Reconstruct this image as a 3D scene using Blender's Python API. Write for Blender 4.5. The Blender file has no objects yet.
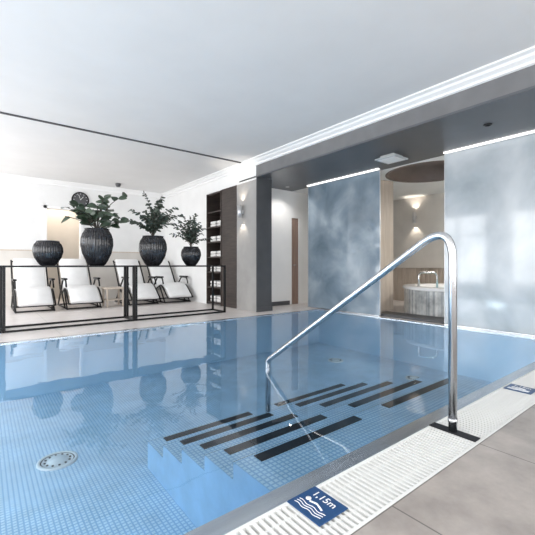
import bpy, bmesh, math, random
from mathutils import Vector, Matrix
random.seed(7)
scene=bpy.context.scene
scene.view_settings.view_transform='Standard'

# ---------------------------------------------------------------- materials
def mat(name,col,rough=0.5,metal=0.0,spec=0.5,coat=0,emit=None,es=0):
    m=bpy.data.materials.new(name); m.use_nodes=True
    b=m.node_tree.nodes['Principled BSDF']
    b.inputs['Base Color'].default_value=(*col,1); b.inputs['Roughness'].default_value=rough
    b.inputs['Metallic'].default_value=metal; b.inputs['Specular IOR Level'].default_value=spec
    b.inputs['Coat Weight'].default_value=coat
    if emit: b.inputs['Emission Color'].default_value=(*emit,1); b.inputs['Emission Strength'].default_value=es
    return m
def noisy(m,c1,c2,scale=3,detail=6,lo=.3,hi=.7,stretch=(1,1,1),bump=0,rot=(0,0,0),dist=0):
    nt=m.node_tree;N=nt.nodes;L=nt.links;b=N['Principled BSDF']
    tc=N.new('ShaderNodeTexCoord');mp=N.new('ShaderNodeMapping');mp.inputs['Scale'].default_value=stretch;mp.inputs['Rotation'].default_value=rot
    n=N.new('ShaderNodeTexNoise');n.inputs['Scale'].default_value=scale;n.inputs['Detail'].default_value=detail;n.inputs['Distortion'].default_value=dist
    r=N.new('ShaderNodeValToRGB');r.color_ramp.elements[0].position=lo;r.color_ramp.elements[1].position=hi
    r.color_ramp.elements[0].color=(*c1,1);r.color_ramp.elements[1].color=(*c2,1)
    L.new(tc.outputs['Object'],mp.inputs[0]);L.new(mp.outputs[0],n.inputs['Vector']);L.new(n.outputs['Fac'],r.inputs[0]);L.new(r.outputs[0],b.inputs['Base Color'])
    if bump:
        bp=N.new('ShaderNodeBump');bp.inputs['Strength'].default_value=bump;bp.inputs['Distance'].default_value=.01
        L.new(n.outputs['Fac'],bp.inputs['Height']);L.new(bp.outputs[0],b.inputs['Normal'])
    return m
def tiled(m,c1,c2,mortar,w,h,ms,offx=0,offy=0,offset=0.0,noise=0.0,bumpv=0.0,nscale=2.2):
    nt=m.node_tree;N=nt.nodes;L=nt.links;b=N['Principled BSDF']
    tc=N.new('ShaderNodeTexCoord');mp=N.new('ShaderNodeMapping');mp.inputs['Location'].default_value=(offx,offy,0)
    br=N.new('ShaderNodeTexBrick');br.offset=offset;br.squash=1
    br.inputs['Scale'].default_value=1;br.inputs['Brick Width'].default_value=w;br.inputs['Row Height'].default_value=h
    br.inputs['Mortar Size'].default_value=ms;br.inputs['Mortar Smooth'].default_value=.2
    br.inputs['Color1'].default_value=(*c1,1);br.inputs['Color2'].default_value=(*c2,1);br.inputs['Mortar'].default_value=(*mortar,1)
    L.new(tc.outputs['Object'],mp.inputs[0]);L.new(mp.outputs[0],br.inputs['Vector'])
    out=br.outputs['Color']
    if noise:
        n=N.new('ShaderNodeTexNoise');n.inputs['Scale'].default_value=nscale;n.inputs['Detail'].default_value=8;n.inputs['Roughness'].default_value=.65
        L.new(tc.outputs['Object'],n.inputs['Vector'])
        r=N.new('ShaderNodeMapRange');r.inputs[1].default_value=.3;r.inputs[2].default_value=.7;r.inputs[3].default_value=1-noise;r.inputs[4].default_value=1+noise
        L.new(n.outputs['Fac'],r.inputs[0])
        mx=N.new('ShaderNodeVectorMath');mx.operation='SCALE';L.new(out,mx.inputs[0]);L.new(r.outputs[0],mx.inputs['Scale']);out=mx.outputs[0]
    L.new(out,b.inputs['Base Color'])
    if bumpv:
        bp=N.new('ShaderNodeBump');bp.inputs['Strength'].default_value=bumpv;bp.inputs['Distance'].default_value=.01;bp.invert=True
        L.new(br.outputs['Fac'],bp.inputs['Height']);L.new(bp.outputs[0],b.inputs['Normal'])
    return m
M={}
M['ceil']=noisy(mat('ceiling_plaster',(.8,.8,.81),.9),(.74,.735,.73),(.77,.765,.76),2)
M['white']=noisy(mat('white_wall_plaster',(.8,.8,.8),.8),(.79,.79,.785),(.83,.83,.825),3)
M['trim']=mat('white_moulding',(.88,.88,.88),.5)
M['greywall']=noisy(mat('grey_plaster',(.4,.4,.4),.7),(.33,.32,.31),(.38,.37,.36),4)
M['beam']=noisy(mat('beam_grey',(.2,.2,.2),.6),(.145,.145,.15),(.175,.175,.18),4)
M['dark']=noisy(mat('dark_soffit',(.07,.075,.085),.35),(.08,.085,.095),(.10,.105,.115),2)
M['darkpillar']=noisy(mat('dark_pillar_paint',(.05,.052,.058),.5),(.06,.061,.066),(.08,.082,.088),3)
M['deck']=tiled(mat('deck_tile_grey',(.3,.28,.27),.38),(.35,.315,.29),(.39,.35,.325),(.15,.14,.13),.85,.85,.004,-1.34,-.02,noise=.28,nscale=3)
M['floor']=tiled(mat('lounge_floor_tile',(.6,.56,.54),.35),(.70,.655,.635),(.74,.695,.675),(.5,.47,.45),.9,.9,.004,noise=.06)
M['steel']=mat('brushed_steel',(.62,.63,.65),.22,1.0)
M['rim']=noisy(mat('rim_steel',(.55,.6,.66),.25,.9),(.42,.47,.53),(.62,.67,.72),2,stretch=(1,12,1))
M['grate']=mat('white_grate_plastic',(.76,.76,.74),.45)
M['gratebed']=mat('grate_channel',(.08,.085,.085),.8)
M['pool']=tiled(mat('pool_liner_embossed',(.4,.6,.8),.45),(.69,.82,.92),(.75,.86,.95),(.38,.57,.76),.032,.032,.006,noise=.13,bumpv=.3,nscale=3.5)  # colour noise on the liner also stands in for faint caustics
M['poolwall']=noisy(mat('pool_wall_steel',(.4,.6,.8),.35),(.50,.69,.85),(.60,.78,.92),1.5)
M['strip']=mat('antislip_strip',(.012,.013,.017),.7)
M['black']=mat('black_metal',(.012,.012,.013),.35,.6)
M['vase']=noisy(mat('vase_glaze',(.01,.01,.012),.18,0,.6),(.008,.008,.01),(.03,.03,.034),9)
M['vaserim']=mat('vase_rim_metal',(.3,.3,.31),.3,1)
M['soil']=noisy(mat('soil',(.02,.015,.01),.9),(.012,.01,.008),(.04,.03,.02),40)
M['leafA']=noisy(mat('leaf_broad',(.03,.07,.035),.3),(.018,.036,.022),(.075,.11,.07),6)
M['leafB']=noisy(mat('leaf_eucalyptus',(.04,.08,.06),.4),(.022,.036,.027),(.075,.10,.075),6)
M['stem']=mat('stem_brown',(.05,.04,.03),.7)
M['cushion']=noisy(mat('lounger_fabric',(.85,.85,.85),.8),(.8,.8,.8),(.87,.87,.87),5)
M['wood']=noisy(mat('dark_wood',(.04,.03,.025),.45),(.028,.02,.018),(.06,.045,.038),4,stretch=(1,1,12))
M['lightwood']=noisy(mat('light_wood',(.5,.38,.26),.45),(.54,.46,.38),(.66,.58,.50),3,stretch=(8,8,.6))
M['doorwood']=noisy(mat('door_wood',(.25,.16,.12),.45),(.22,.145,.115),(.32,.22,.18),3,stretch=(8,8,.6))
M['towel']=mat('towel_cotton',(.8,.79,.77),.9)
M['beige']=noisy(mat('beige_plaster',(.6,.54,.47),.8),(.66,.63,.59),(.72,.69,.65),3)
M['blue']=mat('sign_blue',(.012,.06,.17),.3)
M['signw']=mat('sign_white',(.85,.85,.85),.4)
M['led']=mat('led_strip_light',(1,1,1),.5,emit=(1,.98,.95),es=3.0)
M['warm']=mat('warm_lamp_glow',(1,1,1),.5,emit=(1,.85,.65),es=2.5)
M['chrome']=mat('sconce_silver',(.6,.6,.61),.35,.6)
M['plastic']=mat('vent_plastic',(.45,.47,.48),.4)
M['frame']=mat('window_frame_white',(.75,.75,.75),.4)
M['mosaic']=tiled(mat('tub_mosaic',(.5,.5,.5),.3),(.26,.28,.29),(.60,.60,.58),(.46,.46,.45),.05,.05,.005,noise=.45,nscale=5)
M['drum']=noisy(mat('bronze_drum',(.16,.11,.09),.5),(.17,.13,.11),(.22,.17,.15),3)
M['tubwhite']=mat('tub_acrylic',(.85,.85,.85),.2)

def glasspanel(name,c1,c2,c3,scale,loc,rough=.08,detail=2.5,dist=.15):
    m=mat(name,c1,rough,0,.7)
    nt=m.node_tree;N=nt.nodes;L=nt.links;b=N['Principled BSDF']
    tc=N.new('ShaderNodeTexCoord');mp=N.new('ShaderNodeMapping');mp.inputs['Location'].default_value=loc;mp.inputs['Scale'].default_value=(1,1,1)
    n=N.new('ShaderNodeTexNoise');n.inputs['Scale'].default_value=scale;n.inputs['Detail'].default_value=detail;n.inputs['Roughness'].default_value=.5;n.inputs['Distortion'].default_value=dist
    r=N.new('ShaderNodeValToRGB');e=r.color_ramp.elements
    e[0].position=.30;e[0].color=(*c1,1);e[1].position=.72;e[1].color=(*c3,1);x=e.new(.5);x.color=(*c2,1)
    L.new(tc.outputs['Object'],mp.inputs[0]);L.new(mp.outputs[0],n.inputs['Vector']);L.new(n.outputs['Fac'],r.inputs[0]);L.new(r.outputs[0],b.inputs['Base Color'])
    return m
M['glassL']=glasspanel('cloud_print_glass_blue',(.12,.17,.215),(.23,.29,.345),(.44,.50,.55),1.25,(3,1,0),detail=4,dist=.35)
M['glassR']=glasspanel('cloud_print_glass_pale',(.33,.375,.405),(.49,.53,.56),(.66,.69,.71),1.1,(1,5,2),detail=4,dist=.35)

def watermat(name,tint,bump=.05,scale=2.2):
    m=bpy.data.materials.new(name);m.use_nodes=True;nt=m.node_tree;N=nt.nodes;L=nt.links;N.clear()
    o=N.new('ShaderNodeOutputMaterial');mx=N.new('ShaderNodeMixShader');t=N.new('ShaderNodeBsdfTransparent');g=N.new('ShaderNodeBsdfGlossy')
    f=N.new('ShaderNodeFresnel');f.inputs['IOR'].default_value=1.36
    t.inputs['Color'].default_value=(*tint,1);g.inputs['Roughness'].default_value=.008;g.inputs['Color'].default_value=(1,1,1,1)
    tc=N.new('ShaderNodeTexCoord');n=N.new('ShaderNodeTexNoise');n.inputs['Scale'].default_value=scale;n.inputs['Detail'].default_value=2
    b=N.new('ShaderNodeBump');b.inputs['Strength'].default_value=bump;b.inputs['Distance'].default_value=.05
    L.new(tc.outputs['Object'],n.inputs['Vector']);L.new(n.outputs['Fac'],b.inputs['Height']);L.new(b.outputs[0],g.inputs['Normal'])
    L.new(f.outputs[0],mx.inputs[0]);L.new(t.outputs[0],mx.inputs[1]);L.new(g.outputs[0],mx.inputs[2]);L.new(mx.outputs[0],o.inputs[0])
    return m
M['water']=watermat('pool_water',(.79,.91,.975),.05)
M['tubwater']=watermat('tub_water',(.7,.9,.95))

# ---------------------------------------------------------------- mesh builder
class MB:
    def __init__(s): s.bm=bmesh.new(); s.m=[]
    def mi(s,k):
        if k not in s.m: s.m.append(k)
        return s.m.index(k)
    def face(s,vs,k,smooth=False):
        try: f=s.bm.faces.new(vs)
        except ValueError: return
        f.material_index=s.mi(k); f.smooth=smooth
    def box(s,lo,hi,k):
        v=[s.bm.verts.new((x,y,z)) for z in (lo[2],hi[2]) for y in (lo[1],hi[1]) for x in (lo[0],hi[0])]
        for q in ((0,2,3,1),(4,5,7,6),(0,1,5,4),(2,6,7,3),(0,4,6,2),(1,3,7,5)): s.face([v[i] for i in q],k)
        return s
    def bbox(s,lo,hi,k,b=.005,seg=2):
        t=bmesh.new();
        v=[t.verts.new((x,y,z)) for z in (lo[2],hi[2]) for y in (lo[1],hi[1]) for x in (lo[0],hi[0])]
        for q in ((0,2,3,1),(4,5,7,6),(0,1,5,4),(2,6,7,3),(0,4,6,2),(1,3,7,5)): t.faces.new([v[i] for i in q])
        bmesh.ops.bevel(t,geom=t.edges[:],offset=b,segments=seg,affect='EDGES',profile=.5)
        mp={vv:s.bm.verts.new(vv.co) for vv in t.verts}
        for f in t.faces: s.face([mp[vv] for vv in f.verts],k)
        t.free(); return s
    def tube(s,pts,r,k,seg=14,caps=True):
        pts=[Vector(p) for p in pts]; n=len(pts); R=r if isinstance(r,(list,tuple)) else [r]*n
        rings=[];up=None
        for i,p in enumerate(pts):
            d=(pts[min(i+1,n-1)]-pts[max(i-1,0)]).normalized()
            if up is None:
                a=Vector((0,0,1)) if abs(d.z)<.9 else Vector((1,0,0)); up=(a-d*a.dot(d)).normalized()
            else: up=(up-d*up.dot(d)).normalized()
            w=d.cross(up)
            rings.append([s.bm.verts.new(p+(up*math.cos(t)+w*math.sin(t))*R[i]) for t in [2*math.pi*j/seg for j in range(seg)]])
        for a,b in zip(rings,rings[1:]):
            for j in range(seg): s.face([a[j],a[(j+1)%seg],b[(j+1)%seg],b[j]],k,True)
        if caps: s.face(rings[0][::-1],k); s.face(rings[-1],k)
        return s
    def lathe(s,c,prof,k,seg=48,ribs=0,amp=0,smooth=True):
        rings=[]
        for r,z in prof:
            ring=[]
            for j in range(seg):
                t=2*math.pi*j/seg; rr=max(r,.0005)*(1+(amp*math.cos(ribs*t) if ribs else 0))
                ring.append(s.bm.verts.new((c[0]+rr*math.cos(t),c[1]+rr*math.sin(t),c[2]+z)))
            rings.append(ring)
        for a,b in zip(rings,rings[1:]):
            for j in range(seg): s.face([a[j],a[(j+1)%seg],b[(j+1)%seg],b[j]],k,smooth)
        return s
    def extrude_profile(s,prof,axis,a,b,k):
        f=(lambda t,p:(t,p[0],p[1])) if axis=='x' else (lambda t,p:(p[0],t,p[1]))
        A=[s.bm.verts.new(f(a,p)) for p in prof];B=[s.bm.verts.new(f(b,p)) for p in prof];n=len(prof)
        for i in range(n): s.face([A[i],A[(i+1)%n],B[(i+1)%n],B[i]],k)
        s.face(A[::-1],k);s.face(B,k);return s
    def leaf(s,p,d,nrm,L,W,k,droop=.25):
        d=Vector(d).normalized();nrm=Vector(nrm);side=d.cross(nrm)
        if side.length<1e-3: side=d.cross(Vector((1,0,0)))
        side.normalize();nrm=side.cross(d).normalized();p=Vector(p)
        prof=[(0,.05),(.2,.7),(.45,1),(.75,.8),(.92,.4),(1,.03)]
        rows=[]
        for t,w in prof:
            c=p+d*(L*t)-Vector((0,0,1))*droop*L*t*t
            rows.append([s.bm.verts.new(c+side*W*w*.5+nrm*W*w*.12),s.bm.verts.new(c),s.bm.verts.new(c-side*W*w*.5+nrm*W*w*.12)])
        for a,b in zip(rows,rows[1:]):
            s.face([a[0],a[1],b[1],b[0]],k,True);s.face([a[1],a[2],b[2],b[1]],k,True)
    def done(s,name,parent=None,fix=True):
        if fix: bmesh.ops.recalc_face_normals(s.bm,faces=s.bm.faces[:])
        me=bpy.data.meshes.new(name);s.bm.to_mesh(me);s.bm.free()
        for k in s.m: me.materials.append(M[k])
        o=bpy.data.objects.new(name,me);scene.collection.objects.link(o)
        if parent: o.parent=parent
        return o
def box(name,lo,hi,k,parent=None): return MB().box(lo,hi,k).done(name,parent)
def fillet(pts,r,seg=8):
    pts=[Vector(p) for p in pts];out=[pts[0]]
    for i in range(1,len(pts)-1):
        a=(pts[i-1]-pts[i]);b=(pts[i+1]-pts[i]);rr=r[i-1] if isinstance(r,(list,tuple)) else r
        ang=a.angle(b); d=min(rr/math.tan(ang/2),a.length*.49,b.length*.49)
        p0=pts[i]+a.normalized()*d;p1=pts[i]+b.normalized()*d
        for j in range(seg+1):
            t=j/seg;out.append(p0*(1-t)**2+pts[i]*2*t*(1-t)+p1*t*t)
    out.append(pts[-1]);return out

CZ=3.24; WX=4.6; BY=11.15; LX=-2.6; FY=-2.6
# ---------------------------------------------------------------- shell
PX0,PX1,PY0,PY1=-1.5,5.95,1.25,5.7; PD=-.74
b=MB()
b.box((LX,FY,-.2),(9.6,.872,0),'deck')
b.done('floor_deck')
b=MB()
b.box((LX,PY1+.09,-.2),(9.6,BY+1.2,0),'floor')
b.box((PX1+.09,.872,-.2),(9.6,PY1+.09,0),'floor')
b.box((LX,.872,-.2),(PX0-.09,PY1+.09,0),'floor')
b.done('floor')
# pool basin with submerged steps
b=MB()
b.box((PX0-.09,PY0-.093,PD-.1),(PX1+.09,PY1+.09,PD),'pool')
b.box((PX0-.09,PY0-.093,PD),(PX1+.09,PY0,-.03),'poolwall')
b.box((PX0-.09,PY1,PD),(PX1+.09,PY1+.09,-.03),'poolwall')
b.box((PX0-.09,PY0,PD),(PX0,PY1,-.03),'poolwall')
b.box((PX1,PY0,PD),(PX1+.09,PY1,-.03),'poolwall')
for lo,hi in [((PX0-.09,PY0-.093,-.03),(PX1+.09,PY0,.004)),((PX0-.09,PY1,-.03),(PX1+.09,PY1+.09,.004)),((PX0-.09,PY0,-.03),(PX0,PY1,.004)),((PX1,PY0,-.03),(PX1+.09,PY1,.004))]:
    b.box(lo,hi,'rim')
ys=[1.25]+[1.74+.3375*k for k in range(5)]
for k in range(5):
    z=-.116-.10*k
    b.box((1.12,ys[k],PD),(3.75,ys[k+1],z),'pool')
    b.box((1.12,ys[k+1],z-.02),(3.75,ys[k+1]+.005,z),'rim')
    yb=ys[k+1]
    for xa,xb in ((1.25,2.16),(2.50,3.60)): b.box((xa,yb-.095,z),(xb,yb-.02,z+.005),'strip')
basin=b.done('swimming_pool_basin')
b=MB();v=[b.bm.verts.new(p) for p in ((PX0,PY0,-.008),(PX1,PY0,-.008),(PX1,PY1,-.008),(PX0,PY1,-.008))];b.face(v,'water')
b.done('pool_water',fix=False)
def drain(x,y,r):
    b=MB();b.lathe((x,y,PD),[(r,0),(r,.012),(r*.86,.018),(r*.84,.008),(r*.5,.008),(r*.45,.02),(0,.022)],'frame',40)
    b.lathe((x,y,PD),[(r*.84,.0085),(r*.78,.0095),(r*.78,.0085)],'strip',40)
    for i in range(12):
        a=i*math.pi/6;b.box((x+math.cos(a)*r*.62-.008,y+math.sin(a)*r*.62-.008,PD+.008),(x+math.cos(a)*r*.62+.008,y+math.sin(a)*r*.62+.008,PD+.014),'strip')
    b.done('drain',basin)
drain(.53,3.69,.16);drain(5.06,4.44,.14);drain(5.2,3.0,.12)
def poolfill(x,y,rot,e):  # added lamps on unseen pool walls, put in to brighten the water
    b=MB()
    if rot==0: b.box((x-.25,y,-.42),(x+.25,y+.012,-.26),'rim');b.box((x-.23,y+.012,-.41),(x+.23,y+.014,-.27),'led')
    else: b.box((x,y-.25,-.42),(x+.012,y+.25,-.26),'rim');b.box((x+.012,y-.23,-.41),(x+.014,y+.23,-.27),'led')
    b.done('added_pool_lamp',basin)
    L=bpy.data.lights.new('added_pool_fill','AREA');L.shape='RECTANGLE';L.size=.46;L.size_y=.14;L.energy=e;L.color=(.9,.97,1)
    o=bpy.data.objects.new('added_pool_fill',L);scene.collection.objects.link(o);o.location=(x,y+.03,-.34) if rot==0 else (x+.03,y,-.34)
    o.rotation_euler=(math.radians(78),0,0) if rot==0 else (math.radians(78),0,math.radians(-90))
poolfill(-.6,PY0,0,8);poolfill(4.7,PY0,0,11);poolfill(PX0,3.4,1,11);poolfill(PX0,4.9,1,9)
# grate
b=MB();b.box((PX0-.09,.872,-.2),(PX1+.09,PY0-.093,-.03),'gratebed')
b.box((PX0-.09,.872,-.03),(PX1+.09,.886,.002),'grate');b.box((PX0-.09,1.143,-.03),(PX1+.09,PY0-.093,.002),'grate')
x=PX0-.08
while x<PX1+.08:
    b.box((x,.886,-.03),(x+.015,1.143,.001),'grate');x+=.03
for y in (.95,1.08): b.box((PX0-.09,y,-.03),(PX1+.09,y+.01,-.006),'grate')
b.done('overflow_grate')
# ceiling
box('ceiling',(LX-.2,FY-.2,CZ),(9.8,BY+1.4,CZ+.15),'ceil')
box('trim_ceiling_track',(LX,6.585,CZ-.02),(WX,6.62,CZ),'darkpillar')
b=MB();b.box((WX,FY,2.9),(WX+.4,6.25,CZ),'beam');b.done('beam_right')
b=MB()
b.box((WX,6.25,2.83),(WX+.4,BY,CZ),'white');b.box((WX,8.4,0),(WX+.4,BY,2.83),'white')
b.box((WX+.38,7.65,0),(WX+.4,8.4,2.83),'white')
b.done('wall_right')
box('wall_pillar',(WX,6.25,0),(WX+.4,7.0,2.83),'greywall')
box('wall_pillar_dark_face',(WX+.0,6.22,0),(WX+.4,6.25,2.87),'darkpillar')
box('wall_dark_wood_panel',(WX-.01,7.0,0),(WX+.4,7.65,2.83),'wood')
box('ceiling_recess',(WX,FY,2.87),(6.2,6.89,2.9),'dark')
def prof(o,s):
    return [(o,CZ),(o+s*.16,CZ),(o+s*.16,CZ-.02),(o+s*.11,CZ-.035),(o+s*.09,CZ-.06),(o+s*.03,CZ-.085),(o+s*.03,CZ-.11),(o,CZ-.12)]
b=MB();b.extrude_profile(prof(WX,-1),'y',FY,BY,'trim');b.done('trim_cornice_right')
b=MB();b.extrude_profile(prof(BY,-1),'x',LX,WX-.16,'trim');b.done('trim_cornice_back')
b=MB()
b.box((LX,BY,0),(1.35,BY+.15,CZ),'white');b.box((2.15,BY,0),(9.6,BY+.15,CZ),'white');b.box((1.35,BY,2.5),(2.15,BY+.15,CZ),'white')
b.done('wall_back')
b=MB();b.box((1.0,BY+1.15,0),(2.5,BY+1.2,CZ),'beige');b.box((1.0,BY+.15,0),(1.05,BY+1.15,CZ),'beige');b.box((2.45,BY+.15,0),(2.5,BY+1.15,CZ),'beige')
b.done('wall_back_niche')
b=MB()
for x0,x1 in ((LX,1.28),(2.22,WX)):
    b.box((x0,BY-.03,0),(x1,BY,1.36),'beige');b.box((x0,BY-.04,1.36),(x1,BY,1.39),'lightwood')
b.done('trim_wainscot_back')
b=MB();b.box((1.28,BY-.03,0),(1.35,BY,2.57),'trim');b.box((2.15,BY-.03,0),(2.22,BY,2.57),'trim');b.box((1.28,BY-.03,2.5),(2.22,BY,2.57),'trim');b.done('door_frame_back')
def winwall(name,axis,pos,th,a0,a1,openings,z0=.25,z1=2.95):
    b=MB()
    def bx(p,q,za,zb,k='white',inset=0):
        if axis=='x': b.box((pos+inset,p,za),(pos+th-inset,q,zb),k)
        else: b.box((p,pos+inset,za),(q,pos+th-inset,zb),k)
    cur=a0
    for o0,o1 in openings:
        bx(cur,o0,0,CZ);bx(o0,o1,0,z0);bx(o0,o1,z1,CZ);cur=o1
    bx(cur,a1,0,CZ);b.done(name)
winL=[(-1.8,1.2),(1.9,4.9),(5.6,7.8),(8.3,10.7)]
winF=[(-1.8,1.2),(2.0,4.4)]
winwall('wall_left','x',LX-.15,.15,FY,BY+.15,winL)
winwall('wall_front','y',FY-.15,.15,LX,9.6,winF)
n=1
def window(axis,pos,p,q,pw,z0=.25,z1=2.95):
    global n
    b=MB();c=pos-.075
    def bx(a,bb,za,zb):
        if axis=='x': b.box((c-.03,a,za),(c+.03,bb,zb),'frame')
        else: b.box((a,c-.03,za),(bb,c+.03,zb),'frame')
    bx(p,p+.07,z0,z1);bx(q-.07,q,z0,z1);bx(p+.07,q-.07,z0,z0+.07);bx(p+.07,q-.07,z1-.07,z1)
    m=(p+q)/2;bx(m-.04,m+.04,z0+.07,z1-.07);bx(p+.07,q-.07,2.1,2.16)
    b.done('window_%d'%n);n+=1
    L=bpy.data.lights.new('daylight','AREA');L.shape='RECTANGLE';L.size=q-p-.1;L.size_y=z1-z0-.1;L.energy=pw*(q-p)*(z1-z0);L.color=(.99,.993,1)
    o=bpy.data.objects.new('daylight_%d'%n,L);scene.collection.objects.link(o)
    if axis=='x': o.location=(pos-.3,m,(z0+z1)/2);o.rotation_euler=(math.radians(90),0,math.radians(-90))
    else: o.location=(m,pos-.3,(z0+z1)/2);o.rotation_euler=(math.radians(90),0,0)
    return o
for (p,q),pw in zip(winL,(13.5,15,19,25)): window('x',LX,p,q,pw)
for p,q in winF: window('y',FY,p,q,15.5)
# whirlpool room shell
box('wall_whirlpool_room',(9.4,FY,0),(9.6,BY,CZ),'beige')
b=MB();b.box((5.0,6.9,0),(6.15,7.0,2.87),'white');b.box((6.5,6.9,0),(9.4,7.0,2.87),'white');b.box((6.15,6.9,2.2),(6.5,7.0,2.87),'white');b.box((5.0,6.9,2.87),(9.4,7.0,CZ),'white');b.done('wall_hall')
b=MB();b.box((6.2,6.93,0),(6.45,6.97,2.2),'doorwood');b.tube([(6.24,6.93,1.0),(6.24,6.87,1.0),(6.32,6.87,1.0)],.01,'steel',8)
b.box((6.15,6.9,0),(6.2,6.97,2.2),'white');b.box((6.45,6.9,0),(6.5,6.97,2.2),'white');b.done('door_1')
# ceiling with round recess
hc=(7.15,3.75);hr=.85
rx0,rx1,ry0,ry1=6.2,9.4,0.0,6.9
angs=sorted([2*math.pi*i/72 for i in range(72)]+[math.atan2(cy-hc[1],cx-hc[0])%(2*math.pi) for cx in (rx0,rx1) for cy in (ry0,ry1)])
b=MB();inn=[];outr=[]
for a in angs:
    ca,sa=math.cos(a),math.sin(a);ts=[]
    if ca>1e-9: ts.append((rx1-hc[0])/ca)
    if ca<-1e-9: ts.append((rx0-hc[0])/ca)
    if sa>1e-9: ts.append((ry1-hc[1])/sa)
    if sa<-1e-9: ts.append((ry0-hc[1])/sa)
    t=min(ts);inn.append(b.bm.verts.new((hc[0]+hr*ca,hc[1]+hr*sa,2.87)));outr.append(b.bm.verts.new((hc[0]+t*ca,hc[1]+t*sa,2.87)))
for i in range(len(angs)):
    j=(i+1)%len(angs);b.face([inn[i],outr[i],outr[j],inn[j]],'white')
b.lathe((hc[0],hc[1],0),[(hr-.01,2.862),(hr+.03,2.862),(hr+.03,2.872)],'drum',72)
b.lathe((hc[0],hc[1],0),[(hr-.005,2.865),(hr-.005,3.2),(0,3.2)],'drum',72)
b.done('ceiling_whirlpool_room',fix=False)
box('wall_whirlpool_side',(6.2,-.1,0),(9.4,0,2.87),'beige')
box('baseboard_hall',(5.0,6.88,0),(6.12,6.9,.1),'darkpillar')
box('baseboard_pillar',(WX-.015,6.2,0),(WX+.41,6.22,.1),'darkpillar')

# ---------------------------------------------------------------- glass partitions
def partition(y0,y1,k):
    b=MB();b.bbox((6.08,y0,.02),(6.10,y1,2.84),k,.003)
    b.box((6.06,y0,0),(6.12,y1,.02),'steel');b.box((6.06,y0,2.84),(6.12,y1,2.87),'chrome')
    b.box((6.075,y0-.008,.02),(6.105,y0,2.84),'chrome');b.box((6.075,y1,.02),(6.105,y1+.008,2.84),'chrome')
    b.box((6.03,y0,2.855),(6.055,y1,2.869),'led')
    return b.done('glass_partition_panel')
partition(4.21,6.18,'glassL');partition(.05,2.95,'glassR')

# ---------------------------------------------------------------- handrail
b=MB()
X=2.22
b.tube(fillet([(X,1.03,0.004),(X,1.03,1.27),(X,2.82,.06),(X,2.82,-.505)],[.13,.07],12),.024,'steel',24)
b.lathe((X,2.82,-.512),[(.0,.014),(.05,.014),(.055,.006),(.055,0)],'steel',32)
b.tube([(X,1.03,.06),(X,1.03,.085)],.027,'steel',24)
b.box((X-.035,.89,.002),(X+.035,1.16,.006),'strip')
b.done('pool_handrail')

# ---------------------------------------------------------------- signs
def sign(x0,y0):
    b=MB();b.bbox((x0,y0,.002),(x0+.17,y0+.19,.007),'blue',.002,1)
    for r in range(3):
        pts=[(x0+.028+.014*r+.004*math.sin(i*1.2),y0+.17-.012*i,.0078) for i in range(13)]
        b.tube(pts,.0016,'signw',6)
    b.lathe((x0+.085,y0+.145,.007),[(.0,.002),(.012,.002),(.012,0)],'signw',20)
    b.tube([(x0+.075,y0+.128,.008),(x0+.085,y0+.095,.008),(x0+.07,y0+.055,.008)],.004,'signw',8)
    o=b.done('pool_depth_sign')
    c=bpy.data.curves.new('depth_text','FONT');c.body='1,15m';c.size=.05;c.extrude=.0006;c.align_x='CENTER'
    c.materials.append(M['signw'])
    t=bpy.data.objects.new('depth_text',c);scene.collection.objects.link(t);t.parent=o
    t.location=(x0+.114,y0+.095,.0085);t.rotation_euler=(0,0,math.radians(-90))
sign(1.01,.966);sign(3.32,.95)

# ---------------------------------------------------------------- console with vases
def console(x0,x1):
    b=MB();r=.018
    ya,yb=6.6,7.1
    for x in (x0+r,x1-r):
        for y in (ya,yb): b.box((x-r,y-r,0),(x+r,y+r,.965),'black')
        b.box((x-r,ya+r,0),(x+r,yb-r,.03),'black');
    for y in (ya,yb):
        b.box((x0+2*r,y-r,0.0),(x1-2*r,y+r,.03),'black')
    b.bbox((x0,ya-r,.965),(x1,yb+r,.993),'black',.003,1)
    return b.done('black_console_frame')
console(-1.7,.23);console(.24,2.155);console(2.165,4.05)

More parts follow.
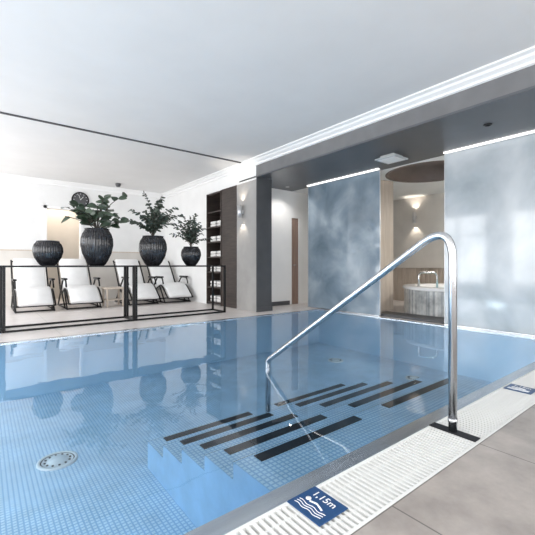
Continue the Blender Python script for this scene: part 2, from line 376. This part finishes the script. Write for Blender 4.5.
def vase(x,y,r,h,plant,name):
    z=.993
    pr=[(.0,0),(.42,0),(.52,.02),(.66,.12),(.88,.32),(1.0,.55),(.98,.72),(.88,.86),(.76,.94),(.74,.97),(.78,1.0),(.74,1.0),(.66,.95),(.64,.9)]
    b=MB()
    pts=[(a*r,c*h) for (a,c) in pr]
    sm=[]
    for (a,c),(d,e) in zip(pts,pts[1:]):
        for t in (0,.34,.67): sm.append((a+(d-a)*t,c+(e-c)*t))
    sm.append(pts[-1])
    b.lathe((x,y,z),[p for p in sm[:28]],'vase',216,36,.022)
    b.lathe((x,y,z),sm[27:],'vaserim' if not plant else 'vase',216)
    b.lathe((x,y,z),[(.0,.9*h),(.65*r,.9*h)],'soil',32)
    top=Vector((x,y,z+h*.92))
    if plant=='broad':
        for i in range(28):
            a=i*2.399;sp=.12+.32*random.random();hh=.12+.62*random.random()*(1.2-sp)
            e=top+Vector((math.cos(a)*sp*1.25,math.sin(a)*sp*.8,hh));m=top+Vector((math.cos(a)*sp*.35,math.sin(a)*sp*.35,hh*.8))
            path=[top*(1-t)**2+m*2*t*(1-t)+e*t*t for t in [j/8 for j in range(9)]]
            b.tube(path,.006,'stem',6)
            for j in (4,6,7,8):
                s=1 if j%2 else -1
                d=(path[j]-path[j-1]).normalized();sd=d.cross(Vector((0,0,1))).normalized()
                dd=d*.7+sd*s*.9+Vector((random.uniform(-.5,.5),random.uniform(-.4,.2),random.uniform(-.4,.7)))
                b.leaf(path[j],dd,Vector((random.uniform(-.8,.8),random.uniform(-1.6,-.4),.6)),random.uniform(.15,.22),random.uniform(.09,.125),'leafA')
    elif plant=='fern':
        k=r/.26
        for i in range(32):
            a=i*2.399;sp=(.08+.42*random.random())*k;hh=(.22+.66*random.random()*(1.15-sp))*k
            e=top+Vector((math.cos(a)*sp*1.25,math.sin(a)*sp*.8,hh));m=top+Vector((math.cos(a)*sp*.2,math.sin(a)*sp*.2,hh*.85))
            path=[top*(1-t)**2+m*2*t*(1-t)+e*t*t for t in [j/12 for j in range(13)]]
            b.tube(path,.004,'stem',5)
            for j in range(4,13):
                for s in (-1,1):
                    d=(path[j]-path[j-1]).normalized();sd=d.cross(Vector((random.uniform(-.4,.4),-.6,.8))).normalized()
                    dd=d*.7+sd*s*.8+Vector((random.uniform(-.4,.4),random.uniform(-.3,.3),random.uniform(-.4,.4)))
                    b.leaf(path[j],dd,Vector((random.uniform(-.8,.8),random.uniform(-1.4,-.2),.7)),random.uniform(.06,.10)*k,random.uniform(.04,.06)*k,'leafB')
    return b.done(name,fix=True)
def xat(u,y):
    a=(u-267.5)/364;return y*(.6176+.7865*a)/(.7865-.6176*a)
vase(xat(48,6.85),6.85,.215,.40,None,'black_ribbed_vase')
vase(xat(97,6.85),6.85,.26,.64,'broad','potted_rubber_plant')
vase(xat(153,6.85),6.85,.255,.56,'fern','potted_eucalyptus')
vase(xat(191,6.85),6.85,.20,.38,'fern','potted_eucalyptus')

# ---------------------------------------------------------------- loungers
def lounger(x,y):
    b=MB();w=.33
    keys=[(0,.16),(.12,.26),(.42,.47),(.62,.44),(.90,.34),(1.05,.39),(1.3,.74),(1.55,1.06),(1.63,1.13)]
    P=[]
    for i in range(len(keys)-1):
        p0=keys[max(i-1,0)];p1=keys[i];p2=keys[i+1];p3=keys[min(i+2,len(keys)-1)]
        for j in range(6):
            t=j/6
            P.append(tuple(.5*((2*p1[c])+(-p0[c]+p2[c])*t+(2*p0[c]-5*p1[c]+4*p2[c]-p3[c])*t*t+(-p0[c]+3*p1[c]-3*p2[c]+p3[c])*t**3) for c in (0,1)))
    P.append(keys[-1])
    n=len(P);rows=[]
    for i,(py,pz) in enumerate(P):
        d=Vector((P[min(i+1,n-1)][0]-P[max(i-1,0)][0],P[min(i+1,n-1)][1]-P[max(i-1,0)][1])).normalized();nn=Vector((-d.y,d.x))
        th=.045*(.55 if i in(0,n-1) else (1-.25*(i%6==0)))
        row=[]
        for (sx,st) in ((-1,-.6),(-1,.5),(-.9,1),(.9,1),(1,.5),(1,-.6),(.9,-1),(-.9,-1)):
            row.append(b.bm.verts.new((x+sx*w*.93,y+py+nn.x*th*st,pz+nn.y*th*st)))
        rows.append(row)
    for a,c in zip(rows,rows[1:]):
        for j in range(8): b.face([a[j],a[(j+1)%8],c[(j+1)%8],c[j]],'cushion',True)
    b.face(rows[0][::-1],'cushion');b.face(rows[-1],'cushion')
    hy,hz=y+1.46,.99
    b.tube([(x-w*.7,hy-.03,hz),(x-w*.6,hy-.035,hz),(x+w*.6,hy-.035,hz),(x+w*.7,hy-.03,hz)],[.03,.055,.055,.03],'cushion',16)
    for s in (-1,1):
        xx=x+s*(w+.02)
        b.tube([(xx,y+p[0],p[1]-.02) for p in P],.018,'black',10)
        b.tube(fillet([(xx,y+.20,.02),(xx,y+.55,.43)],.1) ,.016,'black',10)
        b.tube(fillet([(xx,y+.15,.02),(xx,y+1.45,.02)],.1),.018,'black',10)
        b.tube(fillet([(xx,y+1.4,.02),(xx,y+.72,.66),(xx,y+.38,.66),(xx,y+.30,.50)],.1),.018,'black',10)
        b.tube(fillet([(xx,y+.45,.02),(xx,y+1.15,.53)],.1),.016,'black',10)
        b.bbox((xx-.035,y+.36,.66),(xx+.035,y+.78,.70),'black',.008)
    for (yy,zz) in ((.2,.02),(1.4,.02),(.02,.14),(1.6,1.08)):
        b.tube([(x-w-.02,y+yy,zz),(x+w+.02,y+yy,zz)],.016,'black',10)
    return b.done('sun_lounger')
for lx in (.90,1.85,3.22,4.12): lounger(lx,8.95)
def table(x,y):
    b=MB();b.bbox((x-.22,y-.22,.42),(x+.22,y+.22,.46),'lightwood',.008)
    for sx in(-1,1):
        for sy in(-1,1): b.bbox((x+sx*.18-.02,y+sy*.18-.02,0),(x+sx*.18+.02,y+sy*.18+.02,.42),'lightwood',.004,1)
    b.box((x-.17,y-.17,.15),(x+.17,y+.17,.17),'lightwood')
    b.done('side_table')
table(2.52,9.3)
b=MB();x0,x1,y0,y1=WX+.01,WX+.375,7.655,8.395
b.box((x1-.02,y0,0),(x1,y1,2.82),'wood')
for y in (y0,y1-.03): b.box((x0-.03,y,0),(x1-.02,y+.03,2.82),'wood')
zs=[.04,.42,.8,1.18,1.56,1.94,2.32,2.78]
for z in zs: b.box((x0-.02,y0+.03,z),(x1-.02,y1-.03,z+.03),'wood')
shelf=b.done('towel_shelf')
b=MB()
for z in zs[0:6]:
    for i in range(2):
        yc=y0+.2+i*.32
        for j in range(2):
            b.bbox((x0+.03,yc-.13,z+.03+.075*j),(x1-.05,yc+.13,z+.1+.075*j),'towel',.025,3)
b.done('folded_towels',shelf)
b=MB();cx,cy,cz=2.15,BY,2.80
def disc(b,cx,cy,cz,r,t,k,kf):
    b.tube([(cx,cy,cz),(cx,cy-t,cz)],r,k,40);b.tube([(cx,cy-t,cz),(cx,cy-t-.004,cz)],r*.85,kf,40)
disc(b,cx,cy,cz,.22,.04,'black','darkpillar')
for i in range(12):
    a=i*math.pi/6;b.tube([(cx+.15*math.sin(a),cy-.046,cz+.15*math.cos(a)),(cx+.175*math.sin(a),cy-.046,cz+.175*math.cos(a))],.005,'signw',6)
b.tube([(cx,cy-.048,cz),(cx+.07,cy-.048,cz+.09)],.006,'signw',6);b.tube([(cx,cy-.048,cz),(cx-.05,cy-.048,cz+.14)],.005,'signw',6)
b.done('wall_clock')
def sconce(x,y,z,e):
    b=MB();b.lathe((x-.09,y,z-.14),[(.045,0),(.05,0),(.05,.28),(.045,.28),(.045,.26),(0,.26)],'chrome',32)
    b.lathe((x-.09,y,z-.14),[(0,.02),(.045,.02),(.045,0)],'chrome',32)
    b.lathe((x-.09,y,z-.14),[(0,.262),(.04,.262)],'warm',24);b.lathe((x-.09,y,z-.14),[(0,.018),(.04,.018)],'warm',24)
    b.bbox((x-.045,y-.03,z-.04),(x,y+.03,z+.04),'chrome',.005)
    b.done('wall_sconce')
    for s in (-1,1):
        L=bpy.data.lights.new('sconce_light','SPOT');L.energy=e;L.color=(1,.88,.74);L.spot_size=1.6;L.spot_blend=.6;L.shadow_soft_size=.03
        o=bpy.data.objects.new('sconce_light',L);scene.collection.objects.link(o);o.location=(x-.09,y,z+s*.16)
        o.rotation_euler=(0 if s<0 else math.pi,0,0)
sconce(WX,6.74,2.185,12);sconce(9.4,5.35,2.3,10)
b=MB();b.bbox((5.33,3.40,2.80),(5.73,3.80,2.825),'plastic',.008);b.box((5.40,3.47,2.825),(5.66,3.73,2.87),'plastic')
b.box((5.37,3.44,2.797),(5.69,3.76,2.80),'signw');b.done('ceiling_vent')
b=MB();b.lathe((5.3,2.0,2.87),[(.05,0),(.05,-.01),(.038,-.012),(.035,-.002),(0,-.002)],'black',28);b.done('added_hall_downlight')
b=MB();b.lathe((2.95,10.4,CZ),[(.07,0),(.07,-.05),(.05,-.09),(0,-.095)],'darkpillar',28);b.done('ceiling_speaker')

# ---------------------------------------------------------------- whirlpool
tc=(7.75,3.4);R=1.12
b=MB();b.lathe((tc[0],tc[1],0),[(R,0),(R,.5)],'mosaic',72)
b.lathe((tc[0],tc[1],0),[(R,.5),(R+.03,.51),(R+.03,.55),(R,.57),(R-.2,.57),(R-.24,.55),(R-.3,.3),(R-.55,.28),(R-.6,.05),(0,.05)],'tubwhite',72)
b.lathe((tc[0],tc[1],0),[(R-.25,.5),(0,.5)],'tubwater',72)
b.tube(fillet([(6.95,3.9,.56),(6.95,3.9,.85),(7.3,3.7,.85),(7.3,3.7,.5)],.1),.02,'steel',12)
b.done('whirlpool_tub',fix=True)
b=MB();b.bbox((6.15,2.7,0),(6.58,4.4,.05),'darkpillar',.005)
b.done('whirlpool_step')
b=MB();b.box((9.3,FY,0),(9.4,6.9,.92),'lightwood');b.box((9.25,FY,.92),(9.4,6.9,.96),'beige')
for i in range(58): b.box((9.285,.1+i*.115,0),(9.3,.17+i*.115,.92),'lightwood')
b.done('trim_wainscot_whirlpool')
b=MB()
pv=[(6.2+i*.1, 4.64+.12*math.sin(i/10*math.pi)) for i in range(11)]
for (xa,ya),(xb,yb) in zip(pv,pv[1:]):
    v=[b.bm.verts.new(p) for p in ((xa,ya,0),(xb,yb,0),(xb,yb,2.86),(xa,ya,2.86),(xa,ya+.06,0),(xb,yb+.06,0),(xb,yb+.06,2.86),(xa,ya+.06,2.86))]
    for q in ((0,1,2,3),(5,4,7,6),(0,4,5,1),(3,2,6,7),(1,5,6,2),(4,0,3,7)): b.face([v[i] for i in q],'lightwood')
b.done('curved_wood_screen')

# ---------------------------------------------------------------- lights
def area(name,loc,sx,sy,e,col,rot):
    L=bpy.data.lights.new(name,'AREA');L.shape='RECTANGLE';L.size=sx;L.size_y=sy;L.energy=e;L.color=col
    o=bpy.data.objects.new(name,L);scene.collection.objects.link(o);o.location=loc;o.rotation_euler=rot;return o
area('whirlpool_room_fill',(8.2,1.9,2.84),.9,.9,115,(1,.93,.85),(0,math.radians(-10),0))  # added fill, hidden behind the right panel, brightens the whirlpool room
area('niche_light',(1.75,BY+.65,3.1),.6,.6,18,(1,.88,.74),(0,0,0))
b=MB();b.lathe((5.75,6.55,2.87),[(.045,0),(.045,-.008),(.03,-.008),(.03,-.001),(0,-.001)],'chrome',24);b.done('added_hall_downlight')  # made-up fixture to go with the added hall fill
L=bpy.data.lights.new('hall_fill','SPOT');L.energy=34;L.spot_size=2.4;L.spot_blend=.8;L.shadow_soft_size=.03;L.color=(1,.95,.9)  # added fill that brightens the hall
o=bpy.data.objects.new('hall_fill',L);scene.collection.objects.link(o);o.location=(5.75,6.45,2.84)
w=bpy.data.worlds.new('World');scene.world=w;w.use_nodes=True
w.node_tree.nodes['Background'].inputs[0].default_value=(.9,.95,1,1);w.node_tree.nodes['Background'].inputs[1].default_value=1.0

# ---------------------------------------------------------------- camera
c=bpy.data.cameras.new('camera');c.sensor_width=36;c.lens=364/535*36;c.shift_y=-2.5/535;c.clip_start=.05
o=bpy.data.objects.new('camera',c);scene.collection.objects.link(o);o.location=(0,0,1)
o.rotation_euler=(math.radians(90),0,-math.atan2(.6176,.7865));scene.camera=o
